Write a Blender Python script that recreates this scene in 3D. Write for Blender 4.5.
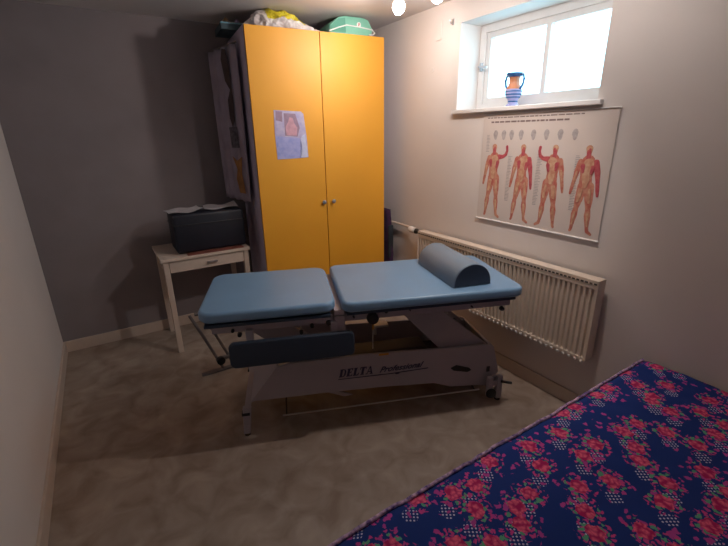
import bpy, bmesh, math, random
from mathutils import Vector, Matrix, noise
random.seed(7)
for o in list(bpy.data.objects): bpy.data.objects.remove(o, do_unlink=True)
S = bpy.context.scene
C = S.collection
PI = math.pi

# ------------------------------------------------------------------ camera
W, H = 728, 546
cam_d = bpy.data.cameras.new('camera'); cam = bpy.data.objects.new('camera', cam_d); C.objects.link(cam)
cam_d.sensor_fit = 'HORIZONTAL'; cam_d.sensor_width = 36; cam_d.lens = 406 / 728 * 36
cam_d.clip_start = 0.02; cam_d.clip_end = 100
_dn = Vector((19.5, 1185, 406)).normalized()                 # world "down" seen in camera axes (x right, y down, z forward)
_z = Vector((0, 0, 1)); _fw = (_z - _dn * _dn.z).normalized(); _rt = _dn.cross(_fw)
if _rt.x < 0: _rt = -_rt
yaw = math.radians(32.3)
HF = Vector((math.sin(yaw), math.cos(yaw), 0)); HR = Vector((math.cos(yaw), -math.sin(yaw), 0)); UP = Vector((0, 0, 1))
def c2w(v): return HF * v.dot(_fw) + HR * v.dot(_rt) - UP * v.dot(_dn)
cx, cy, cz = c2w(Vector((1, 0, 0))), c2w(Vector((0, -1, 0))), c2w(Vector((0, 0, -1)))
cam.matrix_world = Matrix(((cx.x, cy.x, cz.x, 0), (cx.y, cy.y, cz.y, 0), (cx.z, cy.z, cz.z, 1.5), (0, 0, 0, 1)))
S.camera = cam

# ------------------------------------------------------------------ world, exposure
wd = bpy.data.worlds.new('sky'); S.world = wd; wd.use_nodes = True
bg = wd.node_tree.nodes['Background']; bg.inputs[0].default_value = (0.44, 0.78, 1.0, 1); bg.inputs[1].default_value = 6.5
S.view_settings.view_transform = 'Standard'; S.view_settings.look = 'None'
S.view_settings.exposure = 0.0; S.view_settings.gamma = 1; S.view_settings.use_curve_mapping = False
pl = bpy.data.lights.new('window_portal', 'AREA'); pl.shape = 'RECTANGLE'; pl.size = 0.92; pl.size_y = 0.5; pl.cycles.is_portal = True
po = bpy.data.objects.new('window_portal', pl); C.objects.link(po); po.location = (2.34, 1.63, 1.88)
po.rotation_euler = Vector((1, 0, 0)).to_track_quat('Z', 'Y').to_euler()

SPOTS = [(1.555, 2.06), (1.60, 1.80), (1.60, 1.40), (1.60, 1.02)]
LAMP_W = [18, 14, 9, 34]
LAMP_CONE = [125, 110, 120, 115]
LAMP_AIM = [(1.15, 2.9, 2.05), (1.95, 2.7, 1.95), (2.06, 2.2, 1.5), (1.45, 2.15, 0.3)]

# ------------------------------------------------------------------ materials
def mat(name, col, rough=0.6, metal=0, spec=0.5, vary=0.0, scale=20, bump=0, bscale=200, emit=None, estr=0, col2=None, coat=0, detail=4):
    m = bpy.data.materials.new(name); m.use_nodes = True; nt = m.node_tree; b = nt.nodes['Principled BSDF']
    b.inputs['Roughness'].default_value = rough; b.inputs['Metallic'].default_value = metal
    b.inputs['Specular IOR Level'].default_value = spec; b.inputs['Coat Weight'].default_value = coat
    tc = nt.nodes.new('ShaderNodeTexCoord'); n = nt.nodes.new('ShaderNodeTexNoise')
    n.inputs['Scale'].default_value = scale; n.inputs['Detail'].default_value = detail
    nt.links.new(tc.outputs['Object'], n.inputs['Vector'])
    r = nt.nodes.new('ShaderNodeValToRGB'); r.color_ramp.elements[0].position = 0.35; r.color_ramp.elements[1].position = 0.65
    c2 = col2 if col2 else tuple(c * (1 - vary) for c in col)
    r.color_ramp.elements[0].color = (*c2, 1); r.color_ramp.elements[1].color = (*col, 1)
    nt.links.new(n.outputs['Fac'], r.inputs['Fac']); nt.links.new(r.outputs['Color'], b.inputs['Base Color'])
    if bump:
        n2 = nt.nodes.new('ShaderNodeTexNoise'); n2.inputs['Scale'].default_value = bscale
        nt.links.new(tc.outputs['Object'], n2.inputs['Vector'])
        bp = nt.nodes.new('ShaderNodeBump'); bp.inputs['Strength'].default_value = bump; bp.inputs['Distance'].default_value = 0.002
        nt.links.new(n2.outputs['Fac'], bp.inputs['Height']); nt.links.new(bp.outputs['Normal'], b.inputs['Normal'])
    if emit:
        b.inputs['Emission Color'].default_value = (*emit, 1); b.inputs['Emission Strength'].default_value = estr
    return m

M = {}
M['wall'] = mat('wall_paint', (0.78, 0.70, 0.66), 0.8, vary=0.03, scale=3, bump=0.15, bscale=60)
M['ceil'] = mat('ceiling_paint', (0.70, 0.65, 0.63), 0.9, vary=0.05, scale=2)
M['back'] = mat('shaded_back_wall_paint', (0.27, 0.23, 0.24), 0.85, vary=0.12, scale=3)  # cream wall darkened in the colour to stand in for shade
M['white'] = mat('white_gloss_paint', (0.80, 0.76, 0.74), 0.35, vary=0.03)
M['rad'] = mat('radiator_enamel', (0.74, 0.62, 0.52), 0.4, vary=0.03)
M['slot'] = mat('dark_slot', (0.06, 0.045, 0.04), 0.9)
M['yellow'] = mat('yellow_laminate', (0.82, 0.37, 0.026), 0.5, vary=0.04, scale=2)
M['yedge'] = mat('brown_edge_band', (0.30, 0.10, 0.02), 0.6)
M['carcass'] = mat('lilac_grey_laminate', (0.58, 0.50, 0.64), 0.6, vary=0.05)
M['knob'] = mat('brushed_knob_metal', (0.55, 0.56, 0.60), 0.3, metal=0.9)
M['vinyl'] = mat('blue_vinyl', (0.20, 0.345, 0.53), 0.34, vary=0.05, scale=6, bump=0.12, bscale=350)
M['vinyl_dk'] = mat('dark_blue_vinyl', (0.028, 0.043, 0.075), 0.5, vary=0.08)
M['vinyl_bol'] = mat('bolster_vinyl', (0.19, 0.25, 0.33), 0.42, vary=0.06, scale=6, bump=0.12, bscale=350)
M['frame'] = mat('powder_coated_frame', (0.43, 0.37, 0.41), 0.45, vary=0.05, scale=8)
M['black'] = mat('black_plastic', (0.012, 0.011, 0.013), 0.45)
M['steel'] = mat('steel', (0.6, 0.58, 0.56), 0.3, metal=0.9)
M['brass'] = mat('brass_fitting', (0.55, 0.28, 0.06), 0.4, metal=0.7)
M['print'] = mat('dark_blue_print', (0.03, 0.025, 0.08), 0.5)
M['paper'] = mat('poster_paper', (0.70, 0.60, 0.55), 0.55, vary=0.03, scale=4)
M['grey_ink'] = mat('grey_ink', (0.50, 0.43, 0.42), 0.6, vary=0.25, scale=60)
M['dark_ink'] = mat('dark_ink', (0.22, 0.15, 0.14), 0.6)
M['muscle'] = mat('muscle_ink', (0.52, 0.13, 0.10), 0.6, col2=(0.62, 0.30, 0.20), scale=35)
M['muscle2'] = mat('deep_muscle_ink', (0.45, 0.06, 0.09), 0.6, col2=(0.55, 0.12, 0.12), scale=50)
M['tendon'] = mat('tendon_ink', (0.66, 0.42, 0.27), 0.6, col2=(0.55, 0.24, 0.15), scale=45)
M['desk'] = mat('desk_cream_laminate', (0.62, 0.50, 0.42), 0.5, vary=0.06)
M['case'] = mat('navy_case', (0.010, 0.011, 0.022), 0.55, vary=0.2)
M['redcloth'] = mat('dull_red_cloth', (0.22, 0.06, 0.04), 0.8, vary=0.3)
M['cream_paper'] = mat('loose_paper', (0.50, 0.46, 0.48), 0.6, vary=0.15)
M['cloth'] = mat('hanging_cloth', (0.40, 0.34, 0.42), 0.9, vary=0.2, scale=6)
M['clothdk'] = mat('brown_patch', (0.09, 0.06, 0.06), 0.9, vary=0.3)
M['ochre'] = mat('ochre_sheet', (0.42, 0.19, 0.06), 0.8, vary=0.35, scale=14)
M['photo_dk'] = mat('dark_picture', (0.05, 0.04, 0.05), 0.6, col2=(0.16, 0.14, 0.17), scale=40)
M['purple'] = mat('dark_purple_fabric', (0.06, 0.02, 0.07), 0.9, vary=0.4)
M['slate'] = mat('slate_fabric', (0.025, 0.03, 0.04), 0.9, vary=0.3)
M['mint'] = mat('mint_green_fabric', (0.20, 0.50, 0.38), 0.6, vary=0.12, scale=10)
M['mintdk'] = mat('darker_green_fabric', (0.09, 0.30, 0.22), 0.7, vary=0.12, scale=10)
M['band'] = mat('pale_piping', (0.72, 0.74, 0.72), 0.6)
M['red'] = mat('red_mark', (0.60, 0.06, 0.05), 0.6)
M['plastic'] = mat('crumpled_white_plastic', (0.72, 0.68, 0.67), 0.35, col2=(0.50, 0.44, 0.43), scale=14)
M['yplastic'] = mat('yellow_plastic', (0.72, 0.60, 0.03), 0.35, vary=0.3, scale=30)
M['tealbox'] = mat('dark_teal_box', (0.03, 0.06, 0.075), 0.6)
M['tealedge'] = mat('teal_edge_strip', (0.14, 0.30, 0.38), 0.5)
M['tan'] = mat('tan_wool', (0.42, 0.26, 0.11), 0.9, col2=(0.12, 0.06, 0.05), scale=30)
M['lilac'] = mat('lilac_tissue', (0.46, 0.38, 0.52), 0.7, vary=0.4, scale=25)
M['lilac_photo'] = mat('lilac_photo_paper', (0.40, 0.36, 0.60), 0.35, col2=(0.56, 0.50, 0.66), scale=25)
M['blue_photo'] = mat('lavender_blue_photo', (0.30, 0.33, 0.66), 0.35, col2=(0.42, 0.42, 0.72), scale=30)
M['pink_photo'] = mat('pink_photo', (0.66, 0.36, 0.44), 0.4, vary=0.2, scale=30)
M['brown_photo'] = mat('brown_photo', (0.36, 0.24, 0.34), 0.4, vary=0.2, scale=30)
M['pale_photo'] = mat('pale_photo', (0.60, 0.62, 0.84), 0.4, vary=0.15, scale=40)
M['vblue'] = mat('vase_blue_glaze', (0.02, 0.12, 0.34), 0.15, vary=0.2)
M['vpeach'] = mat('vase_peach_glaze', (0.62, 0.25, 0.13), 0.25, vary=0.2)
M['vlilac'] = mat('vase_lilac_glaze', (0.38, 0.38, 0.66), 0.2, vary=0.1)
M['bulb'] = mat('lit_bulb', (1, 0.95, 0.9), 0.4, emit=(1.0, 0.93, 0.88), estr=55)
M['lampw'] = mat('lamp_white_enamel', (0.8, 0.78, 0.75), 0.3)
M['trim'] = mat('baseboard_paint', (0.62, 0.50, 0.42), 0.5, vary=0.05)
M['wood'] = mat('dark_wood', (0.16, 0.09, 0.06), 0.6, vary=0.2)
M['motor_shade'] = mat('motor_plastic_and_shade', (0.06, 0.05, 0.05), 0.6, vary=0.1)  # motor casing colour, doubling as painted shade under the bench
M['greymetal'] = mat('dull_grey_metal', (0.20, 0.17, 0.17), 0.5, metal=0.4)

def floor_mat():
    m = bpy.data.materials.new('mottled_linoleum'); m.use_nodes = True; nt = m.node_tree; b = nt.nodes['Principled BSDF']
    tc = nt.nodes.new('ShaderNodeTexCoord')
    n = nt.nodes.new('ShaderNodeTexNoise'); n.inputs['Scale'].default_value = 7; n.inputs['Detail'].default_value = 6; n.inputs['Distortion'].default_value = 0.8
    nt.links.new(tc.outputs['Object'], n.inputs['Vector'])
    r = nt.nodes.new('ShaderNodeValToRGB'); e = r.color_ramp.elements
    e[0].position = 0.3; e[0].color = (0.25, 0.18, 0.14, 1); e[1].position = 0.7; e[1].color = (0.43, 0.345, 0.285, 1)
    nt.links.new(n.outputs['Fac'], r.inputs['Fac']); nt.links.new(r.outputs['Color'], b.inputs['Base Color'])
    b.inputs['Roughness'].default_value = 0.5
    return m
M['floor'] = floor_mat()

def glass_mat():
    m = bpy.data.materials.new('window_glass'); m.use_nodes = True; nt = m.node_tree
    for n in list(nt.nodes):
        if n.type != 'OUTPUT_MATERIAL': nt.nodes.remove(n)
    out = nt.nodes['Material Output']
    t = nt.nodes.new('ShaderNodeBsdfTransparent'); g = nt.nodes.new('ShaderNodeBsdfGlossy'); g.inputs['Roughness'].default_value = 0.02
    mx = nt.nodes.new('ShaderNodeMixShader'); mx.inputs[0].default_value = 0.06
    t.inputs[0].default_value = (0.93, 0.98, 0.97, 1)
    nt.links.new(t.outputs[0], mx.inputs[1]); nt.links.new(g.outputs[0], mx.inputs[2]); nt.links.new(mx.outputs[0], out.inputs[0])
    return m
M['glass'] = glass_mat()

def bedspread_mat():
    m = bpy.data.materials.new('rose_print_cotton'); m.use_nodes = True; nt = m.node_tree; L = nt.links; b = nt.nodes['Principled BSDF']
    b.inputs['Roughness'].default_value = 0.9; b.inputs['Specular IOR Level'].default_value = 0.15
    tc = nt.nodes.new('ShaderNodeTexCoord')
    nz = nt.nodes.new('ShaderNodeTexNoise'); nz.inputs['Scale'].default_value = 50; nz.inputs['Detail'].default_value = 3; L.new(tc.outputs['Object'], nz.inputs['Vector'])
    sb = nt.nodes.new('ShaderNodeVectorMath'); sb.operation = 'SUBTRACT'; sb.inputs[1].default_value = (0.5, 0.5, 0.5); L.new(nz.outputs['Color'], sb.inputs[0])
    sc = nt.nodes.new('ShaderNodeVectorMath'); sc.operation = 'SCALE'; sc.inputs['Scale'].default_value = 0.03; L.new(sb.outputs[0], sc.inputs[0])
    ad = nt.nodes.new('ShaderNodeVectorMath'); ad.operation = 'ADD'; L.new(tc.outputs['Object'], ad.inputs[0]); L.new(sc.outputs[0], ad.inputs[1])
    def mth(op, a, bb=None, clamp=False):
        n = nt.nodes.new('ShaderNodeMath'); n.operation = op; n.use_clamp = clamp
        for i, v in enumerate((a, bb)):
            if v is None: continue
            if isinstance(v, (int, float)): n.inputs[i].default_value = v
            else: L.new(v, n.inputs[i])
        return n.outputs[0]
    def vor(scale, rnd, off, src=None):
        mp = nt.nodes.new('ShaderNodeMapping'); mp.inputs['Location'].default_value = off; L.new(src or ad.outputs[0], mp.inputs['Vector'])
        v = nt.nodes.new('ShaderNodeTexVoronoi'); v.voronoi_dimensions = '2D'; v.inputs['Scale'].default_value = scale; v.inputs['Randomness'].default_value = rnd
        L.new(mp.outputs[0], v.inputs['Vector']); return v
    def mix(fac, a, bcol):
        n = nt.nodes.new('ShaderNodeMix'); n.data_type = 'RGBA'
        L.new(fac, n.inputs[0])
        for i, v in ((6, a), (7, bcol)):
            if isinstance(v, tuple): n.inputs[i].default_value = (*v, 1)
            else: L.new(v, n.inputs[i])
        return n.outputs[2]
    base = (0.018, 0.045, 0.22)
    big = vor(8.6, 0.8, (0.13, 0.31, 0)); bd = big.outputs['Distance']
    small = vor(62, 1.0, (0.5, 0.2, 0)); sd = small.outputs['Distance']
    pet = vor(60, 1.0, (0, 0, 0)); pd = pet.outputs['Distance']
    # dotted white lozenges
    mp = nt.nodes.new('ShaderNodeMapping'); mp.inputs['Rotation'].default_value = (0, 0, 0.6); mp.inputs['Scale'].default_value = (95, 95, 95); L.new(tc.outputs['Object'], mp.inputs['Vector'])
    ck = nt.nodes.new('ShaderNodeTexVoronoi'); ck.voronoi_dimensions = '2D'; ck.inputs['Scale'].default_value = 1.0; ck.inputs['Randomness'].default_value = 0.0; L.new(mp.outputs[0], ck.inputs['Vector'])
    dot = mth('LESS_THAN', ck.outputs['Distance'], 0.27)
    dotsv = vor(8.6, 0.8, (0.185, 0.345, 0), tc.outputs['Object'])
    dm = mth('MULTIPLY', mth('LESS_THAN', dotsv.outputs['Distance'], 0.21), dot)
    c = mix(dm, base, (0.62, 0.62, 0.80))
    # small blossoms clustered near the roses
    halo = mth('MULTIPLY', mth('LESS_THAN', bd, 0.44), mth('GREATER_THAN', bd, 0.16))
    sm = mth('MULTIPLY', mth('LESS_THAN', sd, 0.31), halo)
    c = mix(sm, c, (0.62, 0.07, 0.30))
    far = vor(26, 1.0, (0.31, 0.77, 0)); gate = vor(11, 1.0, (0.6, 0.4, 0))
    c = mix(mth('MULTIPLY', mth('LESS_THAN', far.outputs['Distance'], 0.20), mth('LESS_THAN', gate.outputs['Distance'], 0.42)), c, (0.50, 0.07, 0.34))
    # leaves
    lf = vor(44, 1.0, (0.9, 0.1, 0))
    lm = mth('MULTIPLY', mth('LESS_THAN', lf.outputs['Distance'], 0.26), mth('MULTIPLY', mth('LESS_THAN', bd, 0.36), mth('GREATER_THAN', bd, 0.21)))
    c = mix(lm, c, (0.13, 0.42, 0.25))
    # big roses with petal shading that belongs to the print
    rr = nt.nodes.new('ShaderNodeValToRGB'); e = rr.color_ramp.elements
    e[0].position = 0.1; e[0].color = (0.90, 0.16, 0.28, 1); e[1].position = 0.62; e[1].color = (0.48, 0.02, 0.13, 1)
    L.new(pd, rr.inputs['Fac'])
    c = mix(mth('LESS_THAN', bd, 0.225), c, rr.outputs['Color'])
    hsv = nt.nodes.new('ShaderNodeHueSaturation'); hsv.inputs['Value'].default_value = 1.0; L.new(c, hsv.inputs['Color'])
    L.new(hsv.outputs[0], b.inputs['Base Color'])
    return m
M['roses'] = bedspread_mat()
M['ruffle'] = mat('pale_pink_printed_trim', (0.72, 0.50, 0.68), 0.9, col2=(0.10, 0.05, 0.24), scale=60)

# ------------------------------------------------------------------ mesh helpers
class MB:
    def __init__(s): s.bm = bmesh.new(); s.mi = 0
    def _tag(s, n0):
        s.bm.faces.ensure_lookup_table()
        for f in s.bm.faces[n0:]: f.material_index = s.mi
    def box(s, a, b, bev=0, seg=2, Mx=None):
        n0 = len(s.bm.faces); t = bmesh.new(); bmesh.ops.create_cube(t, size=1)
        a, b = Vector(a), Vector(b)
        for v in t.verts: v.co = Vector(((a[i] + b[i]) / 2 + v.co[i] * (b[i] - a[i]) for i in range(3)))
        if bev: bmesh.ops.bevel(t, geom=t.edges[:], offset=bev, segments=seg, affect='EDGES', profile=0.5)
        s.merge(t, Mx); return s
    def merge(s, t, Mx=None):
        n0 = len(s.bm.faces)
        if Mx: bmesh.ops.transform(t, matrix=Mx, verts=t.verts)
        me = bpy.data.meshes.new('tmp'); t.to_mesh(me); t.free(); s.bm.from_mesh(me); bpy.data.meshes.remove(me); s._tag(n0)
    def prism(s, pts, o, ax, ay, d, bev=0):
        """polygon pts in plane (o, ax, ay) extruded by vector d"""
        t = bmesh.new(); o, ax, ay, d = map(Vector, (o, ax, ay, d))
        vs = [t.verts.new(o + ax * p[0] + ay * p[1]) for p in pts]; f = t.faces.new(vs)
        r = bmesh.ops.extrude_face_region(t, geom=[f]); bmesh.ops.translate(t, vec=d, verts=[v for v in r['geom'] if isinstance(v, bmesh.types.BMVert)])
        bmesh.ops.recalc_face_normals(t, faces=t.faces)
        if bev: bmesh.ops.bevel(t, geom=t.edges[:], offset=bev, segments=2, affect='EDGES', profile=0.5)
        s.merge(t); return s
    def cyl(s, p, q, r, r2=None, n=20, bev=0):
        t = bmesh.new(); p, q = Vector(p), Vector(q); d = q - p
        bmesh.ops.create_cone(t, cap_ends=True, segments=n, radius1=r, radius2=r if r2 is None else r2, depth=d.length)
        if bev:
            es = [e for e in t.edges if len(e.link_faces) == 2 and abs(e.verts[0].co.z - e.verts[1].co.z) < 1e-6]
            bmesh.ops.bevel(t, geom=es, offset=bev, segments=2, affect='EDGES', profile=0.5)
        s.merge(t, Matrix.Translation((p + q) / 2) @ d.to_track_quat('Z', 'Y').to_matrix().to_4x4()); return s
    def ball(s, c, r, sc=(1, 1, 1), n=16):
        t = bmesh.new(); bmesh.ops.create_uvsphere(t, u_segments=n, v_segments=n // 2 + 2, radius=r)
        s.merge(t, Matrix.Translation(Vector(c)) @ Matrix.Diagonal((*sc, 1))); return s
    def tube(s, pts, r, n=10):
        t = bmesh.new(); pts = [Vector(p) for p in pts]; rings = []
        up = Vector((0, 0, 1))
        for i, p in enumerate(pts):
            d = (pts[min(i + 1, len(pts) - 1)] - pts[max(i - 1, 0)]).normalized()
            a = d.cross(up if abs(d.z) < 0.9 else Vector((1, 0, 0))).normalized(); b = d.cross(a)
            rings.append([t.verts.new(p + a * math.cos(2 * PI * k / n) * r + b * math.sin(2 * PI * k / n) * r) for k in range(n)])
        for A, B in zip(rings, rings[1:]):
            for k in range(n): t.faces.new((A[k], A[(k + 1) % n], B[(k + 1) % n], B[k]))
        t.faces.new(rings[0]); t.faces.new(rings[-1]); bmesh.ops.recalc_face_normals(t, faces=t.faces)
        s.merge(t); return s
    def lathe(s, prof, c, n=28):
        t = bmesh.new(); c = Vector(c); rings = []
        for r, z in prof: rings.append([t.verts.new(c + Vector((r * math.cos(2 * PI * k / n), r * math.sin(2 * PI * k / n), z))) for k in range(n)])
        for A, B in zip(rings, rings[1:]):
            for k in range(n): t.faces.new((A[k], A[(k + 1) % n], B[(k + 1) % n], B[k]))
        t.faces.new(rings[0]); t.faces.new(rings[-1]); bmesh.ops.recalc_face_normals(t, faces=t.faces)
        s.merge(t); return s
    def build(s, name, mats, parent=None, smooth=False, bevmod=0):
        me = bpy.data.meshes.new(name); s.bm.normal_update(); s.bm.to_mesh(me); s.bm.free()
        for m in (mats if isinstance(mats, (list, tuple)) else [mats]): me.materials.append(M[m])
        o = bpy.data.objects.new(name, me); C.objects.link(o)
        if parent: o.parent = parent
        if smooth:
            for p in me.polygons: p.use_smooth = True
            me.set_sharp_from_angle(angle=math.radians(40))
        return o
def thing(name, label, cat, loc=(0, 0, 0), rz=0, group=None):
    o = bpy.data.objects.new(name, None); C.objects.link(o); o.location = loc; o.rotation_euler = (0, 0, rz); o.empty_display_size = 0.1
    return tag(o, label, cat, group)
def tag(o, label, cat, group=None):
    o['label'] = label; o['category'] = cat
    if group: o['group'] = group
    return o
def struct(o): o['kind'] = 'structure'; return o

# ------------------------------------------------------------------ room shell
XR, YB, XL, YF, ZC = 2.06, 3.45, -0.45, -1.6, 2.28
XO = XR + 0.34
struct(MB().box((XL - 0.12, YF - 0.12, -0.1), (XO, YB + 0.12, 0)).build('floor', 'floor'))
struct(MB().box((XL - 0.12, YF - 0.12, ZC), (XO, YB + 0.12, ZC + 0.1)).build('ceiling', 'ceil'))
WY0, WY1, WZ0, WZ1 = 1.16, 2.09, 1.625, 2.14
w = MB(); w.box((XR, YF, 0), (XO, YB, WZ0)); w.box((XR, YF, WZ1), (XO, YB, ZC)); w.box((XR, YF, WZ0), (XO, WY0, WZ1)); w.box((XR, WY1, WZ0), (XO, YB, WZ1))
struct(w.build('wall_right', 'wall'))
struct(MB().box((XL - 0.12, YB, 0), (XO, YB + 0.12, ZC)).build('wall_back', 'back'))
struct(MB().box((XL - 0.12, YF, 0), (XL, YB, ZC)).build('wall_left', 'wall'))
struct(MB().box((XL - 0.12, YF - 0.12, 0), (XO, YF, ZC)).build('wall_front', 'wall'))
b = MB(); b.box((XR - 0.014, YF, 0.0), (XR, YB, 0.085), 0.003); struct(b.build('baseboard_right', 'trim'))
b = MB(); b.box((XL, YB - 0.014, 0.0), (XR - 0.014, YB, 0.085), 0.003); struct(b.build('baseboard_back', 'trim'))
b = MB(); b.box((XL, YF, 0.0), (XL + 0.014, YB - 0.014, 0.085), 0.003); struct(b.build('baseboard_left', 'trim'))

# window in its deep recess
win = bpy.data.objects.new('window_1', None); C.objects.link(win); win.location = (2.24, 1.62, WZ0); struct(win)
WX = 2.24
def P(b, name, m, parent, smooth=False):
    """build in world coordinates, then parent keeping the place"""
    o = b.build(name, m, None, smooth); o.parent = parent; bpy.context.view_layer.update(); o.matrix_parent_inverse = parent.matrix_world.inverted(); return o
f = MB(); t_ = 0.045
f.box((WX, WY0, WZ0 + .012), (WX + 0.06, WY0 + t_, WZ1), 0.004); f.box((WX, WY1 - t_, WZ0 + .012), (WX + 0.06, WY1, WZ1), 0.004)
f.box((WX + .001, WY0 + t_, WZ1 - t_), (WX + 0.059, WY1 - t_, WZ1)); f.box((WX + .001, WY0 + t_, WZ0 + .012), (WX + 0.059, WY1 - t_, WZ0 + 0.05))
P(f, 'window_frame', 'white', win)
f = MB(); a0, a1, z0, z1 = WY0 + t_, WY1 - t_, WZ0 + 0.05, WZ1 - t_; s_ = 0.035
f.box((WX + .012, a0, z0), (WX + .05, a0 + s_, z1), .004); f.box((WX + .012, a1 - s_, z0), (WX + .05, a1, z1), .004)
f.box((WX + .013, a0 + s_, z0), (WX + .049, a1 - s_, z0 + s_)); f.box((WX + .013, a0 + s_, z1 - s_), (WX + .049, a1 - s_, z1))
f.box((WX + .012, 1.59, z0 + s_), (WX + .05, 1.62, z1 - s_))
P(f, 'window_sash', 'white', win)
P(MB().box((WX + .028, a0 + .01, z0 + .01), (WX + .032, a1 - .01, z1 - .01)), 'pane', 'glass', win)
h = MB(); h.box((WX - .012, 2.052, 1.875), (WX + .002, 2.072, 1.925), .003); h.tube([(WX - .01, 2.062, 1.9), (WX - .03, 2.06, 1.9), (WX - .034, 2.03, 1.895), (WX - .034, 1.99, 1.89)], .006)
P(h, 'window_catch', 'knob', win, True)
P(MB().box((XR - 0.03, WY0 - 0.03, WZ0 - .012), (WX + .01, WY1 + 0.02, WZ0 + .012), .004), 'window_sill', 'white', win)

# ------------------------------------------------------------------ wardrobe
A = Vector((0.925, 2.81, 0)); ang = math.atan2(-0.1, 0.995)
wr = thing('wardrobe', 'tall yellow two-door wardrobe with lilac-grey side against the back of the room', 'wardrobe', A, ang)
WH = 2.157; WWd = 1.0; WD = 0.58
c = MB(); c.box((0, .022, 0), (.018, WD, WH), .001); c.box((WWd - .018, .022, 0), (WWd, WD, WH), .001)
c.box((.018, .022, WH - .02), (WWd - .018, WD, WH)); c.box((.018, .022, .06), (WWd - .018, WD, .08)); c.box((.018, WD - .008, .08), (WWd - .018, WD, WH - .02)); c.box((.018, .06, 0), (WWd - .018, .075, .06))
c.box((.49, .024, .08), (.51, WD - .01, WH - .02))
c.build('carcass', 'carcass', wr)
for k in range(2):
    x0 = .002 + k * .5; d = MB(); d.box((x0, 0, .03), (x0 + .4955, .019, WH - .002), .0015)
    d.mi = 1; d.box((x0 + (0 if k == 0 else .494), .001, .03), (x0 + (.0015 if k == 0 else .4955), .0195, WH - .004))
    do = d.build('door', ['yellow', 'yedge'], wr)
    kx = .472 if k == 0 else .548
    kb = MB(); kb.cyl((kx, 0.002, 1.02), (kx, -.016, 1.02), .006); kb.cyl((kx, -.014, 1.02), (kx, -.028, 1.02), .012, .0165, bev=.002)
    kb.build('knob', 'knob', do, True)

# picture sheet taped to the left door
pc = thing('taped_photo', 'creased lilac photo sheet taped to the left yellow door', 'picture', A, ang)
sx0, sz0 = .146, 1.34
q = MB(); q.prism([(x_ * 1.48, z_ * 1.385) for x_, z_ in [(0.0, .0), (.135, .004), (.153, .006), (.150, .10), (.140, .215), (.128, .226), (.0, .232), (-.003, .12)]], (sx0, -.0015, sz0), (1, 0, 0), (0, 0, 1), (0, -.001, 0)); q.build('sheet', 'lilac_photo', pc)
def patch(pts, m, name, y=-.0028): MB().prism([(x_ * 1.48, z_ * 1.385) for x_, z_ in pts], (sx0, y, sz0), (1, 0, 0), (0, 0, 1), (0, -.0004, 0)).build(name, m, pc)
patch([(.003, .003), (.115, .006), (.125, .06), (.118, .10), (.0, .112)], 'blue_photo', 'lower_image')
patch([(.115, .006), (.15, .008), (.146, .07), (.142, .12), (.125, .11), (.112, .07)], 'pale_photo', 'white_swirl')
patch([(.045, .113), (.105, .108), (.118, .15), (.10, .215), (.045, .218)], 'brown_photo', 'figure_backdrop')
patch([(.052, .115), (.10, .112), (.106, .15), (.092, .172), (.088, .195), (.072, .2), (.062, .175), (.05, .155)], 'pink_photo', 'pink_figure', -.0034)
patch([(.006, .185), (.036, .178), (.038, .225), (.008, .227)], 'brown_photo', 'corner_image')

# ------------------------------------------------------------------ things on top of the wardrobe
def crumple(name, mats, loc, size, seed, amp=.25, freq=6, sub=5, flat=0.0):
    bm = bmesh.new(); bmesh.ops.create_icosphere(bm, subdivisions=sub, radius=1)
    off = Vector((seed * 3.1, seed * 1.7, seed))
    for v in bm.verts:
        n = v.co.copy(); p = n * 1.4 + off
        rr = 1 + amp * (noise.noise(p * 1.2) + 1.0 * (0.5 - abs(noise.noise(p * 2.6))) + 0.55 * (0.5 - abs(noise.noise(p * 6))) - .4)
        co = n * rr
        v.co = Vector((co.x * size[0], co.y * size[1], max(co.z, -flat) * size[2]))
    zm = min(v.co.z for v in bm.verts)
    for v in bm.verts: v.co.z -= zm
    b = MB(); b.merge(bm); o = b.build(name, mats); o.location = loc
    return o
top = WH + .001
def wl(x, y, z=0): p = Matrix.Rotation(ang, 4, 'Z') @ Vector((x, y, 0)); return (A.x + p.x, A.y + p.y, z)
bm = bmesh.new(); bmesh.ops.create_icosphere(bm, subdivisions=6, radius=1)
for v in bm.verts:
    x = v.co.x; env = .85 + .25 * math.sin(x * 2.2 + 2.4) - .28 * max(0, x) - .25 * max(0, x - .45)
    co = Vector((x * .268, v.co.y * .125, (v.co.z + .35) * .082 * env))
    p = co * 11 + Vector((3, 1, 7)); n = v.co.normalized()
    d = .026 * (.5 - abs(noise.noise(p))) * 1.6 + .016 * (.5 - abs(noise.noise(p * 2.1))) + .007 * (.5 - abs(noise.noise(p * 4.5))) - .020
    co += n * d; co.z = max(co.z, 0); v.co = co
for f in bm.faces:
    c_ = f.calc_center_median(); q_ = noise.noise(c_ * 30)
    f.material_index = 1 if (-.13 < c_.x < .14 and c_.z > .055 + .035 * abs(c_.x - .01) / .12 * 0 + q_ * .02 - .10 * max(0, c_.x) and c_.y < .06) else 0
me = bpy.data.meshes.new('plastic_bag'); bm.to_mesh(me); bm.free(); me.materials.append(M['plastic']); me.materials.append(M['yplastic'])
o = bpy.data.objects.new('plastic_bag', me); C.objects.link(o); o.location = wl(.292, .13, top); o.rotation_euler.z = ang
tag(o, 'large crumpled white plastic bag with yellow print on top of the wardrobe', 'plastic bag')
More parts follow.
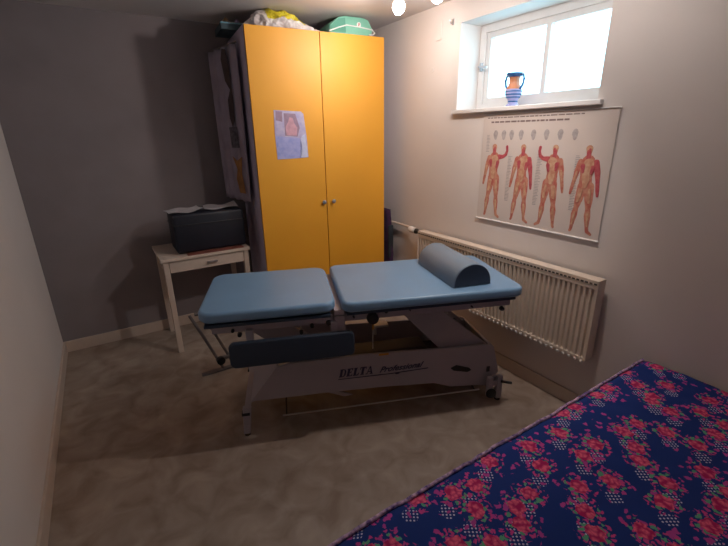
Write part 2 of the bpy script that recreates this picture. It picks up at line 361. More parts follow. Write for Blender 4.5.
# teal tray overhanging on the left
tr = thing('storage_tray', 'dark teal tray overhanging the left side of the wardrobe top', 'tray', wl(-.015, .33, top), ang)
b = MB(); b.box((-.085, -.13, 0), (.085, .13, .004)); b.box((-.085, -.13, 0), (.085, -.125, .04)); b.box((-.085, .125, 0), (.085, .13, .04)); b.box((-.085, -.13, 0), (-.08, .13, .04)); b.box((.08, -.13, 0), (.085, .13, .04))
b.build('tray_body', 'tealbox', tr); b = MB(); b.box((-.087, -.134, .034), (.087, -.129, .042), .001); b.build('tray_rim', 'tealedge', tr)
o = crumple('wool_bundle', 'tan', wl(-.055, .27, top + .005), (.022, .035, .045), 2, .25, sub=4, flat=.7); tag(o, 'small tan and brown wool bundle in the dark tray', 'bundle')
o = crumple('tissue_paper', 'lilac', wl(.030, .32, top + .005), (.018, .030, .045), 6, .45, sub=4, flat=.7); tag(o, 'crumpled lilac tissue paper in the dark tray', 'paper')
# green case
gc = thing('green_case', 'mint green soft case with white piping and round red mark on the wardrobe', 'case', wl(.755, .14, top), ang)
pts = [(-.165, 0), (.155, 0), (.165, .045), (.135, .102), (.09, .113), (-.05, .114), (-.10, .102), (-.165, .05)]
b = MB(); b.prism(pts, (0, -.11, 0), (1, 0, 0), (0, 0, 1), (0, .22, 0), .009); b.build('case_body', 'mint', gc, True)
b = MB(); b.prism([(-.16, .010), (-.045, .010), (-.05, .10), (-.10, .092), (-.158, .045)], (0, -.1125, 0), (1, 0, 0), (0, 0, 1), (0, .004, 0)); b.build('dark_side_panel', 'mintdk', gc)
b = MB(); b.tube([(-.172, -.113, .012), (-.10, -.115, .038), (-.04, -.115, .056), (.05, -.115, .052), (.12, -.115, .046), (.164, -.112, .042), (.170, 0, .042), (.164, .112, .042)], .0042, 8); b.build('piping', 'band', gc, True)
b = MB(); b.cyl((.055, -.1105, .066), (.055, -.1135, .066), .016, n=24); bd = b.build('round_badge', 'band', gc)
b = MB(); b.box((.051, -.1155, .057), (.057, -.1134, .076)); b.box((.055, -.1155, .068), (.062, -.1134, .073)); b.build('red_mark', 'red', bd)
b = MB(); b.tube([(.16, -.115, .036), (.17, -.13, .02), (.155, -.135, .006), (.125, -.132, .005)], .005, 8); b.build('strap_end', 'band', gc, True)

# ------------------------------------------------------------------ left corner: desk, case, papers, hanging cloth
dk = thing('desk', 'cream desk with a drawer standing left of the yellow wardrobe', 'desk', (.57, 3.17, 0))
DX0, DX1, DY0, DY1, DZ = -.33, .285, -.23, .24, .715
MB().box((DX0, DY0, DZ - .022), (DX1, DY1, DZ), .003).build('desktop', 'desk', dk)
for x in (DX0 + .015, DX1 - .05):
    for y in (DY0 + .012, DY1 - .05): MB().box((x, y, 0), (x + .035, y + .035, DZ - .022), .002).build('leg', 'desk', dk)
b = MB(); b.box((DX0 + .05, DY1 - .04, DZ - .11), (DX1 - .05, DY1 - .02, DZ - .022)); b.box((DX0 + .02, DY0 + .05, DZ - .11), (DX0 + .038, DY1 - .05, DZ - .022)); b.box((DX1 - .04, DY0 + .05, DZ - .11), (DX1 - .022, DY1 - .05, DZ - .022)); b.build('apron', 'desk', dk)
b = MB(); b.box((DX0 + .052, DY0 + .012, DZ - .105), (DX1 - .053, DY0 + .03, DZ - .026), .002); dr = b.build('drawer', 'desk', dk)
b = MB(); b.box((-.03, DY0 - .012, DZ - .068), (.04, DY0 + .013, DZ - .06), .003); b.build('drawer_handle', 'greymetal', dr)
cs = thing('navy_case', 'bulky dark navy case standing on the cream desk', 'case', (.615, 3.13, .7165))
b = MB(); b.box((-.25, -.13, 0.004), (.235, .13, .28), .02, 3); b.build('case_shell', 'case', cs, True)
b = MB(); b.box((-.254, -.134, .20), (.239, .134, .208), .002); b.build('lid_seam', 'black', cs)
o = MB().box((-.2, -.03, 0), (.19, .035, .006), .001).build('red_cloth', 'redcloth'); o.location = (.62, 2.975, .716); tag(o, 'folded dull red cloth on the front edge of the cream desk', 'cloth')
for k, (x, y, r, zz) in enumerate([(.46, 3.12, .05, .9985), (.72, 3.13, -.12, .9995)]):
    b = MB(); t = bmesh.new(); bmesh.ops.create_grid(t, x_segments=14, y_segments=10, size=1)
    for v in t.verts: v.co = Vector((v.co.x * .115, v.co.y * .10, .003 + .012 * max(0, v.co.x) ** 2 + .006 * (1 + math.sin(v.co.x * 4 + k * 2 + v.co.y * 2))))
    b.merge(t); o = b.build('loose_paper', 'cream_paper'); md = o.modifiers.new('s', 'SOLIDIFY'); md.thickness = .0012; o.location = (x, y, zz); o.rotation_euler.z = r
    tag(o, ['loose pale paper sheet at the left on the navy case', 'curled pale paper sheet on the navy case nearest the wardrobe'][k], 'paper', 'papers on the navy case')
# cloth hanging between desk and wardrobe
hc = thing('hanging_cloth', 'long dim grey-lilac cloth hanging beside the wardrobe above the desk', 'cloth', (.86, 3.2, 1.0))
b = MB(); t = bmesh.new(); P0, P1 = Vector((.045, -.24)), Vector((-.025, .16)); NX, NZ = 40, 30; g = []
for i in range(NX + 1):
    row = []
    for j in range(NZ + 1):
        s = i / NX; z = j / NZ; p = P0.lerp(P1, s); wv = .012 * math.sin(s * 22 + z * 1.5) * (1.2 - .4 * z)
        row.append(t.verts.new((p.x + wv * .85, p.y + wv * .5, .04 + z * 1.03)))
    g.append(row)
for i in range(NX):
    for j in range(NZ): t.faces.new((g[i][j], g[i + 1][j], g[i + 1][j + 1], g[i][j + 1]))
b.merge(t); o = b.build('cloth', 'cloth', hc, True); md = o.modifiers.new('s', 'SOLIDIFY'); md.thickness = .003
b = MB(); b.tube([(.048, -.255, 1.075), (-.027, .175, 1.075)], .006); b.build('rod', 'greymetal', hc)
b = MB(); b.tube([(-.027, .175, 1.075), (-.027, .25, 1.075)], .005); b.build('rod_bracket', 'greymetal', hc)
dirc = Vector((P1.x - P0.x, P1.y - P0.y, 0)).normalized(); nrm = Vector((-.84, -.54, 0)); nrm = Vector((dirc.y, -dirc.x, 0)); 
if nrm.x > 0: nrm = -nrm
def cpatch(pts, m, name):
    o0 = Vector((P0.x, P0.y, 0)) + nrm * .018
    MB().prism(pts, o0, dirc, (0, 0, 1), nrm * .002).build(name, m, hc)
cpatch([(.10, .80), (.16, .86), (.19, 1.0), (.16, 1.06), (.11, 1.05), (.085, .93), (.07, .72), (.08, .60), (.12, .56), (.15, .62), (.15, .74)], 'clothdk', 'brown_patch')
cpatch([(.05, .42), (.17, .42), (.18, .56), (.06, .56)], 'photo_dk', 'dark_picture')
cpatch([(.03, .10), (.12, .10), (.15, .20), (.12, .27), (.18, .36), (.11, .33), (.03, .36), (.06, .24)], 'ochre', 'torn_ochre_sheet')

# dim metal stand on the floor behind the left end of the bench
st = thing('metal_stand', 'grey metal stand with slanted legs and black knob at the far left behind the bench', 'stand', (.50, 2.55, 0))
for dx in (-.03, .045):
    b = MB(); b.tube([(dx, 0.0, .008), (dx - .09, .03, .26), (dx - .15, .05, .42)], .010); b.build('leg', 'greymetal', st, True)
b = MB(); b.tube([(-.15, .05, .42), (-.105, .05, .42)], .012); b.tube([(-.105, .05, .42), (-.09, .05, .425)], .012); b.build('top_bar', 'greymetal', st, True)
b = MB(); b.box((-.17, -.02, .0), (.16, .015, .014), .004); b.build('foot_bar', 'greymetal', st)
b = MB(); b.cyl((-.045, -.015, .09), (-.045, -.05, .09), .027, bev=.004); b.build('adjusting_knob', 'black', st, True)
b = MB(); b.box((-.07, -.02, .08), (.03, 0.01, .1), .003); b.build('knob_bracket', 'greymetal', st)

# bag wedged between wardrobe and wall
b = MB(); t = bmesh.new(); bmesh.ops.create_cube(t, size=1); bmesh.ops.subdivide_edges(t, edges=t.edges[:], cuts=9, use_grid_fill=True)
for v in t.verts:
    x, y, z = v.co.x * 2, v.co.y * 2, v.co.z + .5
    rr = 1 - .25 * (x * x * y * y) - .35 * max(0, z - .75) * 2
    n = noise.noise(Vector((x * 1.3, y * 1.3, z * 5))) * .16
    v.co = Vector((x * .034 * (rr + n) + .004 * math.sin(z * 5), y * .12 * (rr + n), z * .90 + (noise.noise(Vector((x, y, 3))) * .02 if z > .9 else 0)))
b.merge(t); bgth = thing('standing_bag', 'dark purple bag wedged upright between wardrobe and right wall', 'bag', (1.972, 2.80, 0))
bo = b.build('bag_body', 'purple', bgth, True)
b = MB(); b.box((-.030, -.122, .50), (.022, -.106, .78), .01, 3); b.build('front_pocket', 'slate', bgth, True)

# ------------------------------------------------------------------ radiator and pipe
rd = thing('radiator', 'cream panel radiator under the window on the right wall', 'radiator', (1.995, 1.68, 0))
RY0, RY1, RZ0, RZ1 = -.72, .648, .343, .798
b = MB(); n = 48; t = bmesh.new(); step = (RY1 - RY0) / n
prof = []
for k in range(n):
    y = RY0 + k * step; prof += [(y, -.026), (y + step * .40, -.026), (y + step * .55, -.012), (y + step * .85, -.012)]
prof.append((RY1, -.026))
lo = [t.verts.new((x, y, RZ0 + .02)) for y, x in prof]; hi = [t.verts.new((x, y, RZ1 - .045)) for y, x in prof]
for i in range(len(prof) - 1): t.faces.new((lo[i], lo[i + 1], hi[i + 1], hi[i]))
b.merge(t); b.box((-.010, RY0, RZ0 + .02), (-.004, RY1, RZ1 - .03)); b.box((-.028, RY0, RZ1 - .048), (-.004, RY1, RZ1 - .028), .002); b.box((-.028, RY0, RZ0 + .006), (-.004, RY1, RZ0 + .024), .002)
b.mi = 1
for k in range(40):
    y = RY0 + (k + .5) * (RY1 - RY0) / 40; b.box((-.034, y - .007, RZ0 - .004), (-.022, y + .007, RZ0 + .008), .002)
b.build('front_panel', ['rad', 'white'], rd)
b = MB(); b.box((.028, RY0, RZ0 + .006), (.034, RY1, RZ1 - .028)); b.build('rear_panel', 'rad', rd)
b = MB(); b.box((-.030, RY0 - .004, RZ0 + .01), (.036, RY0, RZ1), .001); b.build('side_cover', 'rad', rd)
b = MB(); b.box((-.030, RY1, RZ0 + .01), (.036, RY1 + .004, RZ1), .001); b.build('side_cover', 'rad', rd)
# top casing with a row of slots along its front lip
b = MB(); b.box((-.030, RY0 - .004, RZ1 - .006), (.036, RY1 + .004, RZ1), .002); b.box((-.030, RY0, RZ1 - .028), (-.027, RY1, RZ1 - .006))
b.mi = 1; ns = 60; 
for k in range(ns):
    y = RY0 + (k + .5) * (RY1 - RY0) / ns; b.box((-.0308, y - .0075, RZ1 - .024), (-.0296, y + .0075, RZ1 - .015))
b.build('slotted_top', ['rad', 'slot'], rd)
for y in (-.5, .5): MB().box((.034, y - .02, .40), (.064, y + .02, .74)).build('wall_bracket', 'rad', rd)
b = MB(); b.tube([(.034, 1.50, .795), (.034, 1.0, .79), (.034, .79, .785)], .009); b.build('supply_pipe', 'rad', rd, True)
b = MB(); b.cyl((.034, .80, .785), (.005, .74, .782), .011); b.build('valve_body', 'steel', rd, True)
b = MB(); b.cyl((.002, .785, .782), (.002, .715, .780), .026, .024, bev=.004); b.build('thermostat_head', 'white', rd, True)
b = MB(); b.cyl((.002, .714, .78), (.002, .688, .778), .023, .017, bev=.002); b.cyl((.002, .69, .778), (.002, .652, .774), .012); b.build('valve_collar', 'black', rd, True)

# ------------------------------------------------------------------ anatomy poster
ps = thing('anatomy_poster', 'muscle anatomy wall chart hanging under the window', 'poster', (XR - .004, 1.843, .966))
# local: x' along -y (to the right in view), z up
PWd, PH = .80, .632
def pol(pts, m, name, parent, d=.0006, off=.001): return MB().prism(pts, (-off, 0, 0), (0, -1, 0), (0, 0, 1), (-d, 0, 0)).build(name, m, parent)
sheet = pol([(0, 0), (PWd, 0), (PWd, PH), (0, PH)], 'paper', 'chart_sheet', ps, .001, .0005)
b = MB(); b.cyl((-.004, .004, .002), (-.004, -PWd - .004, .002), .005); b.build('bottom_rod', 'white', ps)
b = MB(); b.cyl((-.004, .004, PH), (-.004, -PWd - .004, PH), .0035); b.build('top_rod', 'white', ps)
b = MB()
def line(x0, x1, z, hh, mb=b): mb.prism([(x0, z - hh), (x1, z - hh), (x1, z + hh), (x0, z + hh)], (-.0017, 0, 0), (0, -1, 0), (0, 0, 1), (-.0003, 0, 0))
x = .03
random.seed(4)
for (z, hh, xa, xb) in ((.612, .003, .03, .62), (.588, .0045, .06, .56)):
    x = xa
    while x < xb:
        l = random.uniform(.012, .04); line(x, x + l, z, hh); x += l + .006
b.build('title_lines', 'dark_ink', ps)
random.seed(5)
for (cx_, z0_, z1_, ww) in ((.205, .14, .40, .03), (.035, .42, .52, .025), (.40, .14, .42, .035), (.62, .14, .42, .03)):
    z = z0_; b = MB()
    while z < z1_: line(cx_, cx_ + ww * random.uniform(.6, 1), z, .0018, b); z += .0085
    b.build('text_column', 'grey_ink', ps)
for cx_ in (.10, .16, .215, .28, .36, .44, .52, .60):
    pts = [(cx_ + .017 * math.cos(a) * (1 if math.sin(a) > 0 else .75), .515 + .028 * math.sin(a)) for a in [2 * PI * k / 16 for k in range(16)]]
    MB().prism(pts, (-.0017, 0, 0), (0, -1, 0), (0, 0, 1), (-.0003, 0, 0)).build('head_sketch', 'grey_ink', ps)
_k = [0]
def limb(mb, pts, off, mi):
    """tapered flat limb through (x, z, r) points; every piece lies a hair above the last"""
    mb.mi = mi
    for (x0, z0, r0), (x1, z1, r1) in zip(pts, pts[1:]):
        _k[0] += 1; o_ = off + (_k[0] % 40) * .00006
        d = Vector((x1 - x0, z1 - z0)); L_ = d.length or 1e-6; n_ = Vector((-d.y, d.x)) / L_; a0 = math.atan2(n_.y, n_.x)
        P_ = [(x0 + r0 * math.cos(a0 + k * PI / 6), z0 + r0 * math.sin(a0 + k * PI / 6)) for k in range(7)] + [(x1 + r1 * math.cos(a0 + PI + k * PI / 6), z1 + r1 * math.sin(a0 + PI + k * PI / 6)) for k in range(7)]
        mb.prism(P_, (-.0012, 0, 0), (0, -1, 0), (0, 0, 1), (-(o_ - .0012), 0, 0))
def figure(cx_, mir, raise_arm=True):
    T = lambda L_: [(cx_ + mir * x, z, r) for x, z, r in L_]
    F = MB(); _k[0] = 0; o1 = .0020
    limb(F, T([(-.012, .265, .026), (-.022, .20, .021), (-.030, .155, .013), (-.034, .12, .017), (-.040, .06, .009), (-.042, .042, .008), (-.046, .033, .007)]), o1, 0)
    limb(F, T([(.022, .265, .026), (.030, .20, .021), (.034, .155, .013), (.036, .12, .017), (.042, .06, .009), (.046, .042, .009), (.066, .030, .007)]), o1, 0)
    limb(F, T([(-.040, .385, .014), (-.052, .34, .014), (-.060, .295, .010), (-.068, .255, .009), (-.073, .225, .006)]), o1, 0)
    limb(F, T([(0, .275, .034), (-.002, .315, .030), (0, .36, .040), (.0, .385, .034)]), o1, 0)
    limb(F, T([(-.004, .448, .017), (-.004, .432, .013)]), .0022, 2)
    limb(F, T([(-.004, .432, .011), (-.003, .40, .011)]), .0022, 1)
    if raise_arm: limb(F, T([(.034, .39, .015), (.064, .393, .0095), (.082, .405, .009), (.090, .428, .007), (.087, .450, .008)]), .0022, 1)
    else: limb(F, T([(.040, .385, .014), (.052, .34, .014), (.060, .295, .010), (.066, .25, .009), (.069, .225, .006)]), .0022, 1)
    limb(F, T([(.004, .375, .027), (-.004, .335, .018), (0, .30, .019), (0, .27, .012)]), .0030, 2)
    for q_ in ([(-.022, .25, .007), (-.028, .19, .007)], [(.028, .25, .007), (.033, .19, .007)], [(-.012, .25, .005), (-.018, .20, .004)], [(-.033, .13, .006), (-.040, .07, .004)], [(.036, .13, .006), (.042, .07, .004)], [(-.052, .335, .005), (-.062, .28, .004)]):
        limb(F, T(q_), .0030, 2)
    for q_ in ([(-.024, .365, .012), (-.020, .335, .006)], [(.028, .36, .010), (.022, .33, .006)], [(0, .445, .005), (.002, .435, .004)]):
        limb(F, T(q_), .0036, 1)
    F.build('muscle_figure', ['muscle', 'muscle2', 'tendon'], ps)
figure(.105, 1); figure(.31, 1, False); figure(.50, -1); figure(.69, 1, False)

# ------------------------------------------------------------------ vase on the sill
va = thing('vase', 'small two-handled blue, peach and lilac vase on the window sill', 'vase', (2.140, 1.712, WZ0 + .0125)); va.scale = (1.12, 1.0, 1.15)
z_ = .152 / .155
b = MB(); b.lathe([(.001, 0), (.034, 0), (.036, .008), (.026, .016), (.026, .028), (.030, .038)], (0, 0, 0)); b.build('foot', 'vlilac', va, True)
b = MB(); b.lathe([(.0295, .036), (.042, .052), (.0455, .068), (.043, .083)], (0, 0, 0)); b.build('belly', 'vlilac', va, True)
b = MB(); b.lathe([(.043, .081), (.034, .098), (.027, .112), (.0275, .13), (.033, .142)], (0, 0, 0)); b.build('neck', 'vpeach', va, True)
b = MB(); b.lathe([(.032, .139), (.041, .144), (.046, .152), (.044, .158), (.036, .156), (.028, .145), (.001, .144)], (0, 0, 0)); b.build('rim', 'vblue', va, True)
b = MB()
for z0_, r0 in ((.045, .039), (.058, .0455), (.072, .0465), (.025, .0275)):
    b.lathe([(r0 - .002, z0_ - .003), (r0 + .0008, z0_), (r0 - .001, z0_ + .003)], (0, 0, 0))
b.build('painted_bands', 'vblue', va, True)
for s in (-1, 1):
    b = MB(); b.tube([(0, s * .040, .150), (0, s * .058, .146), (0, s * .064, .125), (0, s * .058, .10), (0, s * .042, .083)], .0065); b.build('handle', 'vblue', va, True)

# small wall fittings
o = thing('coat_hook', 'small metal hook on the wall left of the window top', 'hook', (XR, 2.157, 2.157))
b = MB(); b.box((-.004, -.008, -.018), (0, .008, .018), .001); b.build('back_plate', 'knob', o)
b = MB(); b.tube([(-.004, 0, -.006), (-.022, 0, -.012), (-.028, 0, 0), (-.028, 0, .012)], .003); b.build('hook_arm', 'knob', o, True)
o = MB().box((-.006, -.03, -.055), (0, .03, .055), .004).build('cover_plate', 'wall'); o.location = (XR, 2.285, 2.13); tag(o, 'wall-coloured oblong cover plate high beside the small hook', 'cover plate')
o = MB().cyl((0, 0, 0), (-.006, 0, 0), .014, bev=.002).build('wall_plug', 'wall'); o.location = (XR, 2.338, 1.906); tag(o, 'small round wall-coloured plug on the bare wall', 'plug')

# ------------------------------------------------------------------ ceiling spotlight bar
lb = thing('spotlight_bar', 'white ceiling spotlight bar with glowing bulbs above the wardrobe front', 'lamp', (1.60, 1.6, ZC))
MB().box((-.02, -.62, -.022), (.02, .40, 0), .004).build('ceiling_bar', 'lampw', lb)
for i, ((x, y), wt, aim, cone) in enumerate(zip(SPOTS, LAMP_W, LAMP_AIM, LAMP_CONE)):
    px, py = x - 1.60, y - 1.6; zb = 2.155 - ZC
    ay = min(max(py, -.58), .38)
    head = MB(); head.tube([(0, ay, -.02), (px * .6, (ay + py) / 2, -.05), (px, py, zb + .055)], .006); head.cyl((px, py, zb + .065), (px, py, zb + .022), .017, .026, bev=.003)
    ho = head.build('spot_head', 'lampw', lb, True)
    bb = MB(); bb.ball((px, py, zb), .034, (1, 1, 1.15)); bb.build('bulb', 'bulb', ho, True)
    ld = bpy.data.lights.new('bulb_light', 'SPOT'); ld.energy = wt; ld.color = (1.0, 0.90, 0.83); ld.shadow_soft_size = .03; ld.spot_size = math.radians(cone); ld.spot_blend = 1.0
    lo_ = bpy.data.objects.new('bulb_light', ld); C.objects.link(lo_)
    src = Vector((x, y, 2.155)); d = (Vector(aim) - src).normalized(); lo_.location = src + d * .07
    lo_.rotation_euler = d.to_track_quat('-Z', 'Y').to_euler()

# ------------------------------------------------------------------ treatment bench
th = math.radians(111.5); BA = math.atan2(math.cos(th), math.sin(th))
tb = thing('treatment_bench', 'blue padded treatment bench on a pale metal frame in the middle of the room', 'treatment bench', (.86, 1.636, 0), BA)
# padded top scaled down about the camera, so set forward and a little higher
TS, TO = .94, Vector((-.012, -.110, .090))
def scale_top_about_cam(o):
    for v in o.data.vertices: v.co = v.co * TS + TO
    return o
def pad(u0, u1, v0, v1, z0, z1, rc=.055, re=.016, seam=None):
    t = bmesh.new(); pts = []
    for cx_, cy_, a0 in ((u1 - rc, v1 - rc, 0), (u0 + rc, v1 - rc, PI / 2), (u0 + rc, v0 + rc, PI), (u1 - rc, v0 + rc, 3 * PI / 2)):
        for k in range(9): a = a0 + k * PI / 16; pts.append((cx_ + rc * math.cos(a), cy_ + rc * math.sin(a)))
    f = t.faces.new([t.verts.new((x, y, z0)) for x, y in pts])
    r = bmesh.ops.extrude_face_region(t, geom=[f]); bmesh.ops.translate(t, vec=(0, 0, z1 - z0), verts=[v for v in r['geom'] if isinstance(v, bmesh.types.BMVert)])
    bmesh.ops.recalc_face_normals(t, faces=t.faces)
    es = [e for e in t.edges if abs(e.verts[0].co.z - e.verts[1].co.z) < 1e-6]
    bmesh.ops.bevel(t, geom=es, offset=re, segments=5, affect='EDGES', profile=.5)
    b = MB(); b.merge(t); return b
ZT = .712
for u0, u1, v0, v1 in ((-.655, .010, .008, .612), (.040, 1.03, -.014, .632)):
    o = scale_top_about_cam(pad(u0, u1, v0, v1, ZT - .056, ZT, .075 if u0 < 0 else .055, .018).build('cushion', 'vinyl', tb, True))
# cushion baseboards
for u0, u1 in ((-.625, -.02), (.062, .99)):
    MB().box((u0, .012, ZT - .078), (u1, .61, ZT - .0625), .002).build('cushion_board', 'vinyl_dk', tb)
RZ = .588
def beam(b, u0, u1, v0, v1, z0, z1, bev=.003): b.box((u0, v0, z0), (u1, v1, z1), bev)
b = MB()
for v in (.045, .545): beam(b, -.60, -.005, v, v + .03, RZ, ZT - .079)
beam(b, -.60, -.57, .07, .55, RZ + .005, ZT - .08); b.build('foot_section_frame', 'frame', tb)
b = MB()
for v in (.045, .545): beam(b, .055, .98, v, v + .03, RZ, ZT - .079)
beam(b, .95, .98, .07, .55, RZ + .005, ZT - .08); beam(b, .06, .09, .07, .55, RZ + .005, ZT - .08); b.build('long_section_frame', 'frame', tb)
# hinge posts and centre frame
for v in (.042, .548):
    MB().box((.0, v - .012, .49), (.054, v + .04, ZT - .085), .004).build('hinge_post', 'frame', tb)
MB().box((-.005, .06, .50), (.05, .56, .53), .003).build('centre_crossbar', 'frame', tb)
MB().box((.17, .2, RZ - .005), (.21, .23, RZ + .04), .002).build('lock_plate', 'black', tb)
for v in (.20, .40): MB().box((-.54, v, .596), (.62, v + .03, .628), .003).build('lifting_rail', 'frame', tb)
# folded side board
o = pad(0, .62, 0, .14, 0, .028, .03, .010)
t = o.bm; bmesh.ops.transform(t, matrix=Matrix.Translation((-.525, .022, .412)) @ Matrix.Rotation(math.radians(0.1), 4, 'Y').inverted() @ Matrix.Rotation(math.radians(90), 4, 'X'), verts=t.verts)
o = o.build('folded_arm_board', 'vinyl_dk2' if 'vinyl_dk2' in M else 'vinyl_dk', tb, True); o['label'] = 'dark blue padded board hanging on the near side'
for u in (-.44, -.02): MB().box((u, .022, .53), (u + .035, .05, .60), .003).build('board_bracket', 'frame', tb)
# lifting arms (parallelogram) near and far side
for v in (.085, .40):
    for k, pts in enumerate(([(.30, .66), (.50, .66), (.883, .336), (.60, .336)], [(-.53, .66), (-.32, .66), (.10, .33), (-.14, .33)])):
        MB().prism(pts, (0, v, 0), (1, 0, 0), (0, 0, 1), (0, .02, 0), .003).build('lifting_arm', 'frame', tb)
# base body: two side plates and sloped end plates
plate = [(-.462, .165), (-.44, .172), (-.09, .168), (.25, .158), (.56, .138), (.66, .10), (.82, .086), (.905, .072), (.958, .16), (.915, .33), (.88, .347), (.136, .376), (-.25, .372), (-.312, .358)]
for v in (.055, .44):
    MB().prism(plate, (0, v, 0), (1, 0, 0), (0, 0, 1), (0, .014, 0), .002).build('base_side_plate', 'frame', tb)
MB().prism([(-.46, .167), (-.31, .356), (-.30, .35), (-.448, .165)], (0, .07, 0), (1, 0, 0), (0, 0, 1), (0, .37, 0)).build('base_end_plate', 'frame', tb)
MB().prism([(.955, .16), (.915, .33), (.905, .325), (.945, .16)], (0, .07, 0), (1, 0, 0), (0, 0, 1), (0, .37, 0)).build('base_end_plate', 'frame', tb)
# slots and openings in the near plate
b = MB(); b.prism([(.655, .225), (.675, .205), (.76, .185), (.785, .195), (.77, .212), (.69, .24)], (0, .0535, 0), (1, 0, 0), (0, 0, 1), (0, .0018, 0)); b.build('plate_slot', 'black', tb)
b = MB(); b.box((.88, .0535, .17), (.90, .0552, .205), .0); b.build('plate_slot', 'black', tb)
# underside bracing (pale struts below the plates)
for u, s in ((-.10, 1), (.58, 1)):
    MB().prism([(u, .178), (u + .05, .176), (u + .19, .118), (u + .14, .115)], (0, .075, 0), (1, 0, 0), (0, 0, 1), (0, .012, 0)).build('under_strut', 'frame', tb)
# feet
MB().box((-.25, .07, .19), (.88, .438, .20)).build('base_shade_sheet', 'motor_shade', tb)  # added dark sheet standing in for the shadowed floor between the plates
for v in (.004, .43):
    b = MB(); b.prism([(-.507, .012), (-.473, .012), (-.455, .17), (-.498, .17)], (0, v, 0), (1, 0, 0), (0, 0, 1), (0, .028, 0), .003); lg = b.build('leg', 'frame', tb)
    b = MB(); b.prism([(-.5055, .125), (-.465, .125), (-.463, .142), (-.5045, .142)], (0, v - .001, 0), (1, 0, 0), (0, 0, 1), (0, .03, 0)); b.build('leg_band', 'black', lg)
    b = MB(); b.cyl((-.489, v + .014, 0), (-.489, v + .014, .014), .017, .013, bev=.002); b.build('foot_pad', 'black', lg, True)
    u_ = .928
    b = MB(); b.box((u_, v, .012), (u_ + .034, v + .028, .16), .003); lg = b.build('leg', 'frame', tb)
    b = MB(); b.cyl((u_ + .017, v + .014, 0), (u_ + .017, v + .014, .014), .017, .013, bev=.002); b.build('foot_pad', 'black', lg, True)
    b = MB(); b.box((u_ - .055, v, .03), (u_ - .025, v + .028, .155), .003); b.box((u_ - .03, v + .004, .10), (u_ + .002, v + .02, .13)); lg = b.build('wheel_fork', 'frame', tb)
    b = MB(); b.cyl((u_ - .040, v - .004, .062), (u_ - .040, v - .018, .062), .030, bev=.004, n=28); b.build('wheel', 'black', lg, True)
    b = MB(); b.tube([(u_ + .02, v - .002, .13), (u_ + .05, v - .02, .13), (u_ + .075, v - .025, .125)], .008); b.build('brake_lever', 'black', lg, True)
MB().box((-.490, .034, .145), (-.46, .45, .165), .003).build('foot_crossbar', 'frame', tb)
MB().box((.915, .035, .12), (.945, .45, .145), .003).build('foot_crossbar', 'frame', tb)
# foot rod along the near side
b = MB(); b.tube([(-.30, .03, .078), (.30, .03, .076), (.83, .03, .074)], .0045); b.build('foot_rod', 'steel', tb, True)
for u in (-.28, .80):
    b = MB(); b.tube([(u, .03, .078), (u, .20, .090), (u, .205, .13), (u, .205, .19)], .0045); b.build('rod_hanger', 'motor_shade', tb, True)
# knobs and screw under the frame
b = MB(); b.cyl((.198, .046, .597), (.198, .015, .597), .032, .030, n=12, bev=.004); kn = b.build('clamp_knob', 'black', tb, True)
b = MB(); b.cyl((.198, .030, .57), (.198, .030, .535), .006); b.build('brass_collar', 'brass', kn, True)
b = MB(); b.tube([(.198, .030, .54), (.197, .032, .42)], .0028); b.build('adjusting_screw', 'steel', tb, True)
for u, z, r in ((-.50, .60, .009), (-.115, .585, .012), (-.17, .555, .011), (-.03, .592, .015), (.27, .625, .010), (.10, .612, .006), (.40, .62, .004), (.75, .605, .005), (.93, .575, .014), (-.47, .575, .012)):
    b = MB(); b.cyl((u, .047, z), (u, .030, z), r, r * .8, n=12); b.build('bolt_knob', 'black', tb, True)
for u in (.93, -.47, -.17):
    b = MB(); b.cyl((u, .05, .60), (u, .05, .575), .004); b.build('knob_stem', 'steel', tb, True)
# actuator parts seen between base and top
b = MB(); b.box((.27, .33, .385), (.36, .40, .40), .003); b.box((.27, .33, .34), (.285, .40, .385), .002); b.build('motor_bracket', 'white', tb)
b = MB(); b.box((.10, .16, .20), (.55, .30, .32), .015, 3); b.build('motor_housing', 'motor_shade', tb, True)  # housing darkened to pass for the shaded floor behind it
b = MB(); b.box((.70, .40, .345), (.775, .44, .415), .004); b.build('end_bracket', 'white', tb)
b = MB(); b.cyl((.775, .42, .36), (.82, .40, .35), .014); b.build('end_cap', 'black', tb, True)
b = MB(); b.box((.235, .0535, .358), (.29, .056, .370), .0005); b.build('yellow_sticker', 'brass', tb)

MB().box((.0, .03, .632), (.052, .60, .662), .003).build('centre_strip', 'frame', tb)
for o in tb.children_recursive:
    if o.name.split('.')[0] in ('cushion_board', 'foot_section_frame', 'long_section_frame', 'hinge_post', 'centre_crossbar', 'centre_strip', 'lock_plate', 'lifting_rail', 'folded_arm_board',
                                'board_bracket', 'clamp_knob', 'brass_collar', 'adjusting_screw', 'bolt_knob', 'knob_stem'): scale_top_about_cam(o)
